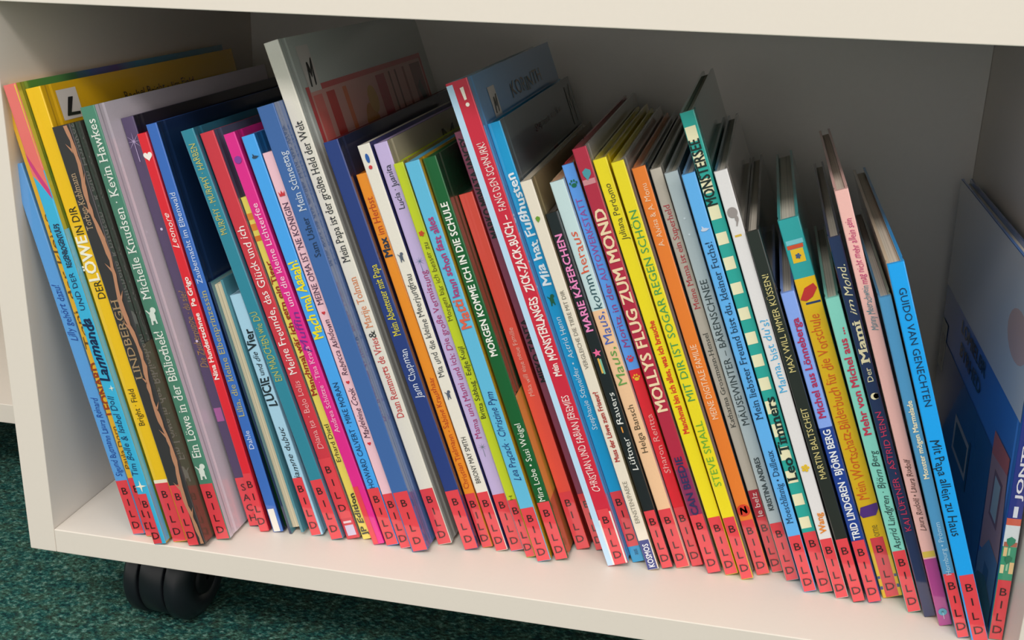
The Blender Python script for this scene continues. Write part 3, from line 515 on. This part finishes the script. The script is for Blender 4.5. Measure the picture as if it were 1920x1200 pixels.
  {'label': 'book with blue upper and red lower spine and paw prints', 'x': 0.4537, 'y': 0.0686, 'lean': 20.71, 'w': 0.00801, 'h': 0.2955, 'd': 0.25, 'spine': '#e21f30', 'right': '#b07830', 'left': '#e21f30', 'pages': '#d8cfc0', 'lab': (0.0004, 0.0466, 'BILD', 0.0, 1.0, '#e2404a'), 'bands': [('#5f9ff0', 0.1513, 0.2955)], 'items': [('I', 'paw', 0.2824, '#146a4c', 0.7, 0.5), ('T', 'AUTOWERKSTATT', 0.2152, 0.2726, '#a04a9c', '', 0.5, 0.5, 'title_lettering'), ('T', 'Moritz in der', 0.1673, 0.2133, '#9c3c84', 'h', 0.55, 0.5, 'title_lettering'), ('I', 'paw', 0.1592, '#d8304a', 0.65, 0.5), ('I', 'paw', 0.1454, '#f2c030', 0.65, 0.5), ('T', 'Sharon Rentta', 0.0728, 0.118, '#f4a4a0', 'h', 0.5, 0.5, 'author_lettering')]},
  {'label': 'crimson book with large cream capitals', 'x': 0.465, 'y': 0.062, 'lean': 20.64, 'w': 0.00946, 'h': 0.3081, 'd': 0.27, 'spine': '#b4203f', 'right': '#a39c96', 'left': '#b4203f', 'pages': '#d8cfc0', 'lab': (0.0004, 0.0456, 'BILD', 0.0, 1.0, '#e2404a'), 'bands': [('#8c2858', 0, 0.0807)], 'items': [('I', 'leaf', 0.2911, '#4c98a4', 0.75, 0.5), ('R', 0.284, 0.2875, 0.05, 0.9, '#d08a90', 'emblem_base'), ('T', 'MOLLYS FLUG ZUM MOND', 0.124, 0.2675, '#f4d8b0', 'b', 0.72, 0.5, 'title_lettering'), ('T', 'CAN BEEDIE', 0.0454, 0.09, '#2c2c5c', 'b', 0.5, 0.5, 'author_lettering')]},
  {'label': 'yellow book with small red title beside the crimson one', 'x': 0.477, 'y': 0.063, 'lean': 20.81, 'w': 0.00903, 'h': 0.3019, 'd': 0.25, 'spine': '#f0dc14', 'right': '#d4b810', 'left': '#f0dc14', 'pages': '#d8cfc0', 'lab': (0.0004, 0.0451, 'BILD', 0.0, 1.0, '#e2404a'), 'items': [('T', 'Juliana Perdomo', 0.2471, 0.2853, '#54501c', 'h', 0.45, 0.5, 'author_lettering'), ('T', 'Manchmal bin ich alles, was ich brauche', 0.1089, 0.1909, '#dc3424', 'b', 0.42, 0.5, 'title_lettering')]},
  {'label': 'yellow book with green capitals along its spine', 'x': 0.488, 'y': 0.06, 'lean': 20.66, 'w': 0.00837, 'h': 0.3013, 'd': 0.25, 'spine': '#efdb18', 'right': '#a39d94', 'left': '#efdb18', 'pages': '#d8cfc0', 'lab': (0.0004, 0.0482, 'BILD', 0.0, 1.0, '#e2404a'), 'items': [('T', 'MIT DIR IST SOGAR REGEN SCHÖN', 0.1357, 0.2689, '#4c9c50', '', 0.58, 0.5, 'title_lettering'), ('T', 'STEVE SMALL', 0.072, 0.1208, '#6cac34', '', 0.55, 0.5, 'author_lettering')]},
  {'label': 'orange book with a red round publisher disc above its label', 'x': 0.4983, 'y': 0.0687, 'lean': 20.62, 'w': 0.00898, 'h': 0.2964, 'd': 0.25, 'spine': '#f2822a', 'right': '#22303c', 'left': '#f2822a', 'pages': '#d8cfc0', 'lab': (0.0004, 0.0427, 'BILD', 0.0, 1.0, '#e2404a'), 'items': [('T', 'A. Alvisa & A. Monu', 0.2432, 0.2855, '#fbd4ac', 'h', 0.4, 0.5, 'author_lettering'), ('T', 'MEINE DIGITALE FAMILIE', 0.1197, 0.1739, '#fbdcb8', '', 0.45, 0.5, 'title_lettering'), ('I', 'dot', 0.0504, '#d83a24', 1.0, 0.5), ('I', 'bolt', 0.0504, '#241410', 0.55, 0.5)]},
  {'label': 'thin beige grey book with red title and dark red block', 'x': 0.5088, 'y': 0.075, 'lean': 20.63, 'w': 0.00742, 'h': 0.2952, 'd': 0.25, 'spine': '#cbc0b2', 'right': '#b0a89c', 'left': '#cbc0b2', 'pages': '#d8cfc0', 'lab': (0.0004, 0.0433, 'BILD', 0.0, 0.95, '#e2404a'), 'items': [('T', 'Meine Mama ist ein Superheld', 0.1986, 0.2711, '#c43c48', 's', 0.5, 0.5, 'title_lettering'), ('T', 'Katharina Grossmann-Hensel', 0.1121, 0.1814, '#4c4844', 's', 0.42, 0.5, 'author_lettering'), ('R', 0.0416, 0.0645, 0, 1, '#b8283a', 'publisher_block'), ('T', 'le belz', 0.0441, 0.0624, '#ecd8d4', '', 0.5, 0.5, 'author_lettering')]},
  {'label': 'pale grey book with dark capitals', 'x': 0.5182, 'y': 0.0663, 'lean': 20.53, 'w': 0.00873, 'h': 0.295, 'd': 0.25, 'spine': '#b4c0c4', 'right': '#7c8484', 'left': '#b4c0c4', 'pages': '#d8cfc0', 'lab': (0.0004, 0.0449, 'BILD', 0.0, 1.0, '#e2404a'), 'items': [('T', 'MÄUSEWINTER – BÄRENSCHNEE', 0.1189, 0.2225, '#3c4448', '', 0.52, 0.5, 'title_lettering'), ('T', 'KRISTINA ANDRES', 0.0546, 0.0947, '#3c4448', 'b', 0.38, 0.5, 'author_lettering'), ('I', 'dot', 0.2643, '#d4dee4', 0.15, 0.5), ('I', 'dot', 0.2535, '#d4dee4', 0.15, 0.5)]},
  {'label': 'sky blue book with dark serif title and a bird', 'x': 0.5297, 'y': 0.055, 'lean': 20.4, 'w': 0.00857, 'h': 0.2969, 'd': 0.25, 'spine': '#62b2f2', 'right': '#1c4c74', 'left': '#62b2f2', 'pages': '#d8cfc0', 'lab': (0.0004, 0.043, 'BILD', 0.0, 1.0, '#e2404a'), 'items': [('T', 'Mein liebster Freund bist du, kleiner Fuchs!', 0.1292, 0.252, '#1c3a5c', 's', 0.52, 0.5, 'title_lettering'), ('T', 'Moeschlinnig • Dailleux', 0.0523, 0.1067, '#1c3a5c', 's', 0.48, 0.5, 'author_lettering'), ('I', 'bird', 0.2604, '#c8d4e8', 0.55, 0.5)]},
  {'label': 'tall book with teal and cream checked stripes', 'x': 0.5402, 'y': 0.0564, 'lean': 20.52, 'w': 0.00902, 'h': 0.337, 'd': 0.24, 'spine': '#2ba79c', 'right': '#2f6a64', 'left': '#3c8a84', 'pages': '#d8cfc0', 'lab': (0.0004, 0.0467, 'BILD', 0.0, 1.0, '#e2404a'), 'items': [('R', 0.3184, 0.3279, 0.06, 0.8, '#efe8c0', 'cream_block'), ('R', 0.3021, 0.3113, 0.06, 0.8, '#efe8c0', 'cream_block'), ('R', 0.2852, 0.2945, 0.06, 0.8, '#efe8c0', 'cream_block'), ('R', 0.2681, 0.2772, 0.06, 0.8, '#efe8c0', 'cream_block'), ('R', 0.2515, 0.2593, 0.06, 0.8, '#efe8c0', 'cream_block'), ('R', 0.2347, 0.243, 0.06, 0.8, '#efe8c0', 'cream_block'), ('R', 0.2181, 0.2257, 0.06, 0.8, '#efe8c0', 'cream_block'), ('R', 0.2006, 0.2087, 0.06, 0.8, '#efe8c0', 'cream_block'), ('R', 0.1836, 0.1918, 0.06, 0.8, '#efe8c0', 'cream_block'), ('R', 0.1679, 0.1762, 0.06, 0.8, '#efe8c0', 'cream_block'), ('R', 0.1513, 0.16, 0.06, 0.8, '#efe8c0', 'cream_block'), ('R', 0.1345, 0.1437, 0.06, 0.8, '#efe8c0', 'cream_block'), ('R', 0.1179, 0.1272, 0.06, 0.8, '#efe8c0', 'cream_block'), ('R', 0.1008, 0.1102, 0.06, 0.8, '#efe8c0', 'cream_block'), ('R', 0.0838, 0.0929, 0.06, 0.8, '#efe8c0', 'cream_block'), ('R', 0.0671, 0.0755, 0.06, 0.8, '#efe8c0', 'cream_block'), ('R', 0.0498, 0.0582, 0.06, 0.8, '#efe8c0', 'cream_block'), ('T', 'MONSTERSEE', 0.277, 0.3197, '#17201f', 'b', 0.72, 0.42, 'title_lettering'), ('T', 'Leo Timmers', 0.0851, 0.1461, '#16282a', 'bs', 0.7, 0.45, 'author_lettering')]},
  {'label': 'white book with a grey mouse and blue title', 'x': 0.5507, 'y': 0.0526, 'lean': 20.43, 'w': 0.0083, 'h': 0.301, 'd': 0.24, 'spine': '#e6e2e2', 'right': '#8c8680', 'left': '#2c6c8c', 'pages': '#d8cfc0', 'lab': (0.0004, 0.0453, 'BILD', 0.0, 1.0, '#e2404a'), 'items': [('I', 'mouse', 0.2719, '#9a908e', 0.75, 0.5), ('R', 0.2583, 0.2597, 0.2, 0.7, '#d8b440', 'small_feet'), ('T', "Mama, bist du's?", 0.1523, 0.2026, '#48aee0', 'h', 0.58, 0.5, 'title_lettering'), ('T', 'Wang', 0.0495, 0.0647, '#e88c2c', 'b', 0.5, 0.5, 'author_lettering'), ('I', 'flower', 0.0979, '#e8c020', 0.7, 0.5)]},
  {'label': 'black book with gold capitals', 'x': 0.5616, 'y': 0.0508, 'lean': 20.78, 'w': 0.00816, 'h': 0.2636, 'd': 0.262, 'spine': '#23231f', 'right': '#282826', 'left': '#23231f', 'pages': '#d8cfc0', 'lab': (0.0004, 0.0479, 'BILD', 0.0, 1.0, '#e2404a'), 'items': [('T', 'MAX WILL IMMER KÜSSEN!', 0.1687, 0.2352, '#d8c884', '', 0.48, 0.5, 'title_lettering'), ('T', 'MARTIN BALTSCHEIT', 0.0926, 0.1436, '#d8c884', '', 0.48, 0.5, 'author_lettering')]},
  {'label': 'short book with periwinkle upper and navy lower spine', 'x': 0.5716, 'y': 0.0528, 'lean': 20.69, 'w': 0.00867, 'h': 0.2234, 'd': 0.19, 'spine': '#1c3c94', 'right': '#7c9ce4', 'left': '#7c9ce4', 'pages': '#d8cfc0', 'lab': (0.0004, 0.047, 'BILD', 0.0, 1.0, '#e2404a'), 'bands': [('#8aaaf4', 0.1299, 0.2234)], 'items': [('T', 'Michel aus Lönneberga', 0.1367, 0.206, '#b4285c', 'b', 0.52, 0.5, 'title_lettering'), ('T', 'TRID LINDGREN · BJÖRN BERG', 0.0477, 0.1283, '#eef0f4', 'b', 0.52, 0.5, 'author_lettering')]},
  {'label': 'thick yellow and teal book with pencil and eraser pictures', 'x': 0.5816, 'y': 0.0613, 'lean': 20.62, 'w': 0.01303, 'h': 0.27, 'd': 0.236, 'spine': '#f0c012', 'right': '#2fa6a8', 'left': '#2fa6a8', 'pages': '#d8cfc0', 'lab': (0.0004, 0.0456, 'BILD', 0.18, 0.82, '#e2404a'), 'bands': [('#2fa6a8', 0.231, 0.27)], 'items': [('R', 0.2533, 0.2562, 0.1, 0.9, '#7ccad4', 'logo_letters'), ('R', 0.2505, 0.253, 0.1, 0.85, '#d8502c', 'logo_stripe'), ('R', 0.2413, 0.2502, 0.2, 0.8, '#f0c424', 'logo_shield'), ('I', 'flower', 0.2456, '#3a5a8c', 0.3, 0.5), ('I', 'pencil', 0.2209, '#c82c2c', 0.6, 0.5), ('R', 0.2169, 0.2191, 0.22, 0.42, '#e8dcc8', 'eraser_tip'), ('R', 0.2133, 0.2147, 0.25, 0.95, '#2a3a6a', 'pencil_line'), ('T', 'Mein Wortschatz-Bilderbuch für die Vorschule', 0.0742, 0.2063, '#e0641c', 'h', 0.5, 0.42, 'title_lettering'), ('I', 'eraser', 0.066, '#5a2a84', 0.8, 0.5), ('T', 'orne', 0.0463, 0.0548, '#8c7828', '', 0.4, 0.5, 'author_lettering'), ('R', 0.0149, 0.0169, 0, 0.15, '#2c4484', 'blue_check'), ('R', 0.0066, 0.0091, 0, 0.15, '#2c4484', 'blue_check'), ('R', 0.0149, 0.0169, 0.85, 1, '#2c4484', 'blue_check'), ('R', 0.0066, 0.0091, 0.85, 1, '#2c4484', 'blue_check')]},
  {'label': 'short mint green book with red title', 'x': 0.5962, 'y': 0.0477, 'lean': 20.14, 'w': 0.00859, 'h': 0.2233, 'd': 0.19, 'spine': '#86d4c4', 'right': '#4c8c80', 'left': '#86d4c4', 'pages': '#d8cfc0', 'lab': (0.0004, 0.046, 'BILD', 0.0, 1.0, '#e2404a'), 'items': [('T', 'Mehr von Michel aus ...', 0.1298, 0.2034, '#c43050', 'b', 0.52, 0.5, 'title_lettering'), ('T', 'Astrid Lindgren · Björn Berg', 0.0468, 0.1188, '#2c4444', 'ih', 0.5, 0.5, 'author_lettering')]},
  {'label': 'navy book with cream title and crescent moon', 'x': 0.6063, 'y': 0.045, 'lean': 19.91, 'w': 0.00756, 'h': 0.2642, 'd': 0.245, 'spine': '#1f2c58', 'right': '#1c2444', 'left': '#1f2c58', 'pages': '#d8cfc0', 'items': [('T', 'Der', 0.1691, 0.1785, '#e4dcb4', 's', 0.45, 0.5, 'title_lettering'), ('T', 'Mami', 0.1814, 0.2099, '#e4dcb4', 'bs', 0.65, 0.5, 'title_lettering'), ('T', 'im', 0.2134, 0.2239, '#e4dcb4', 'ih', 0.45, 0.5, 'title_lettering'), ('T', 'Mond.', 0.226, 0.2465, '#e4dcb4', 'ih', 0.6, 0.5, 'title_lettering'), ('I', 'moon', 0.1592, '#efe6bc', 0.6, 0.5), ('T', 'KAI LÜFTNER - ASTRID HENN', 0.0637, 0.1486, '#c43058', 'h', 0.48, 0.5, 'author_lettering')]},
  {'label': 'pale pink book with magenta foot and round emblem', 'x': 0.6146, 'y': 0.037, 'lean': 19.46, 'w': 0.00803, 'h': 0.2956, 'd': 0.226, 'spine': '#f4bcb4', 'right': '#e8b4ac', 'left': '#f4bcb4', 'pages': '#d8cfc0', 'bands': [('#b0408c', 0, 0.0492)], 'items': [('T', 'Manny Meerschwein', 0.2068, 0.2357, '#5c8c98', 'ih', 0.5, 0.5, 'title_lettering'), ('T', 'mag nicht mehr allein sein', 0.2364, 0.278, '#c43c78', 'ih', 0.5, 0.5, 'title_lettering'), ('T', 'Laura Rudolf • Laura Rudolf', 0.0693, 0.1205, '#6a4a44', 'ih', 0.45, 0.5, 'author_lettering'), ('R', 0.0503, 0.0546, 0, 1, '#e0c050', 'yellow_line'), ('I', 'dot', 0.0101, '#4aa4bc', 0.65, 0.5), ('I', 'burst', 0.0101, '#d8eef0', 0.5, 0.5)]},
  {'label': 'short blue grey book with cream lettering', 'x': 0.624, 'y': 0.0257, 'lean': 19.19, 'w': 0.00728, 'h': 0.2328, 'd': 0.23, 'spine': '#4c92c2', 'right': '#7c8c7c', 'left': '#4c92c2', 'pages': '#d8cfc0', 'lab': (0.0004, 0.0467, 'BILD', 0.0, 1.0, '#e2404a'), 'items': [('T', 'Monster mögen Marmelade', 0.1133, 0.1658, '#ece2c0', 'b', 0.42, 0.5, 'title_lettering'), ('T', 'Hornburg • Prömm', 0.0458, 0.083, '#a8cce0', '', 0.42, 0.5, 'author_lettering')]},
  {'label': 'bright cyan blue book with dark lettering reading downwards', 'x': 0.6325, 'y': 0.0226, 'lean': 19.06, 'w': 0.0098, 'h': 0.2551, 'd': 0.29, 'spine': '#16a4f4', 'right': '#1c96e0', 'left': '#d8c4a8', 'pages': '#d8cfc0', 'lab': (0.0004, 0.0487, 'BILD', 0.1, 1.0, '#e2404a'), 'items': [('T', 'GUIDO VAN GENECHTEN', 0.1641, 0.2398, '#123054', 'f', 0.42, 0.55, 'author_lettering'), ('T', 'Mit Papa allein zu Haus', 0.0763, 0.142, '#12283c', 'fh', 0.55, 0.5, 'title_lettering')]},
]


def make_book(e):
    w, h, d = e['w'], e['h'], e['d']
    rev = e.get('reverse')
    root = empty('picture_book', (e['x'], e['y'], .0002), (0, -R_(e['lean']), 0))
    tag(root, e['label'], 'book', 'picture books leaning in a row on the shelf')
    bands = e.get('bands', [])
    me, b = cover_mesh(w, h, d, bands)
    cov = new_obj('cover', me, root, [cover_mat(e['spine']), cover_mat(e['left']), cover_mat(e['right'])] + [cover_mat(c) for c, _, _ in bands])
    pg = new_obj('page_block', box_mesh('page_block', b+.0001, w-b-.0001, .003, d-.004, .003, h-.0032, 0), root, [page_mat(e['pages'])])
    if rev:      # fore-edge outwards
        for o in (cov, pg):
            o.rotation_euler = (0, 0, math.pi); o.location = (w, d, 0)
        return root
    lab = e.get('lab')
    if lab:
        z0, z1, txt, u0, u1, c = lab
        x0, x1 = max(.00035, u0*w), min(w-.00035, u1*w)
        n = 'spine_label' if txt else 'spine_sticker'
        lo = quad_front(n, x0, x1, z0, z1, -.0002, root, mat(c, .5, 1.0, .3))
        if txt:
            H = z1-z0; cap = min(.0053, H*.135); pitch = H*.213
            label_letters(lo, txt, (x0+x1)/2 + .0002, z1 - H*.13, len(txt), pitch, cap)
    nr = 0
    for it in e.get('items', []):
        if it[0] == 'T':
            _, txt, z0, z1, c, st, s, u, nm = it
            spine_text(root, nm, txt, z0, z1, u*w, s*w, c, st, -INK)
        elif it[0] == 'I':
            _, kind, z, c, s, u = it
            icon(root, kind, z, c, s, u, w, h, d)
        elif it[0] == 'R':
            _, z0, z1, u0, u1, c, nm = it
            nr += 1
            quad_front(nm, max(.0003, u0*w), min(w-.0003, u1*w), z0, z1, -.00006-.00002*min(nr, 6), root, ink(c))
        elif it[0] == 'G':
            _, pts, c, nm = it
            nr += 1
            new_obj(nm, mesh_py(nm, [(min(max(u*w, .0003), w-.0003), -.00006-.00002*nr, z) for u, z in pts], [tuple(range(len(pts)))]), root, [ink(c)])
    for kind, t, y0, z0, y1, z1 in e.get('cover', []):
        if kind.startswith('#'):
            new_obj(t, mesh_py(t, [(w+.0001, y0, z0), (w+.0001, y1, z0), (w+.0001, y1, z1), (w+.0001, y0, z1)], [(0, 1, 2, 3)]), root, [ink(kind)])
            continue
        if kind == 'P': cover_picture(root, w, y0, z0, y1, z1)
        elif kind == 'S':
            st = new_obj('cover_sticker', mesh_py('cover_sticker', [(w+.0003, y0, z0), (w+.0003, y1, z0), (w+.0003, y1, z1), (w+.0003, y0, z1)], [(0, 1, 2, 3)]), root, [ink('#cfc6c0')])
            cover_text(st, 'sticker_letter', t, w, y0+(y1-y0)*.2, z0+(z1-z0)*.1, y1-(y1-y0)*.12, z1-(z1-z0)*.28, '#191719', 'bih', .0005)
        elif kind == 'X': cover_text(root, 'cover_lettering', t, w, y0, z0, y1, z1, '#3a2424', 'h')
    return root

for e in BOOKS: make_book(e)

# ------------------------------------------------------------------ the last book, standing against the right side panel
def make_upright_book():
    w, h, d = .0085, .237, .30
    e = dict(label='landscape book standing upright against the right panel, dark blue street scene cover', x=.6432, y=.030, lean=1.6, w=w, h=h, d=d,
             spine='#2b3388', right='#3a5a94', left='#4478c0', pages='#d8cfc0', lab=(.0004, .0433, 'BILD', .0, 1.0, '#e2404a'),
             bands=[('#3f9c78', 0, .0667), ('#dfe6ea', .0667, .0815), ('#d8644e', .0815, .0862)],
             items=[('T', 'JONTY HOWLEY', .0985, .200, '#e8e6f0', 'b', .42, .5, 'author_lettering'),
                    ('R', .0668, .0700, .05, .95, '#b86a54', 'roof_line'), ('R', .0600, .0662, .1, .35, '#ecc890', 'house_print'), ('R', .0480, .0560, .65, .95, '#ecc890', 'house_print'),
                    ('R', .0480, .0540, .05, .3, '#ecd8a8', 'house_print'), ('I', 'leaf', .0705, '#2f8c6c', .8, .5), ('R', .0500, .0660, .42, .55, '#9cd0a8', 'stem_print'),
                    ('R', .0870, .0945, .35, .65, '#e0e4f0', 'white_block'), ('I', 'leaf', .0580, '#237a5a', .7, .5)])
    root = make_book(e)
    def q(nm, pts, c, off=.0003):
        o = new_obj(nm, mesh_py(nm, [(-off, y, z) for y, z in pts], [tuple(range(len(pts)))]), root, [ink(c)])
        return o
    def rc(a, b, c, dd): return [(a, b), (c, b), (c, dd), (a, dd)]
    q('pale_sky_print', rc(.003, .148, d-.0004, h-.0004), '#d4d0cc')
    q('cloud_print', [(.04+.03*math.cos(t), .19+.016*math.sin(t)) for t in [2*math.pi*i/20 for i in range(20)]], '#d8ae9c', .0004)
    q('dark_house_print', rc(.06, .012, d-.0004, .105), '#2c4a78', .0004)
    q('window_frame_print', rc(.130, .046, .192, .0745), '#b0a898', .0005); q('window_pane_print', rc(.136, .050, .185, .0705), '#262c34', .0006)
    q('shutter_print', rc(.125, .040, .131, .078), '#10141c', .0006)
    q('paper_slip_print', rc(.272, .078, d-.002, .119), '#8c8674', .0005); q('slip_picture_print', rc(.278, .085, d-.006, .108), '#5a5048', .0006)
    q('orange_roof_print', [(.013, .108), (.060, .1025), (.060, .1185), (.013, .1195)], '#d4623a', .0005)
    q('pink_house_print', [(.003, .050), (.056, .036), (.060, .1025), (.013, .108)], '#c08878', .0005)
    q('pink_house_window_print', rc(.020, .066, .045, .098), '#8c5040', .0006); q('pink_house_pane_print', rc(.024, .069, .041, .095), '#b8bcb0', .0007)
    q('grey_gable_print', [(.003, .010), (.056, .004), (.056, .031), (.033, .053), (.003, .052)], '#6c7c90', .0007)
    q('gable_window_print', rc(.022, .022, .036, .036), '#44546c', .0008)
    q('green_garden_print', [(.003, .002), (.07, .002), (.05, .02), (.03, .028), (.003, .02)], '#4a5c48', .0009)
    for txt, ya, yb, z0, z1 in (('LOMIELBR', .215, .112, .134, .1435), ('BYRHED', .209, .121, .1175, .1275)):
        vs_, fs, x0, x1 = text_geom(txt, 'b')
        V = [(-.0005-l*2e-5, ya+(x-x0)/(x1-x0)*(yb-ya), z0+y/CAP*(z1-z0)) for x, y, l in vs_]
        new_obj('cover_lettering', mesh_py('cover_lettering', V, fs), root, [ink('#141a2a')])
make_upright_book()
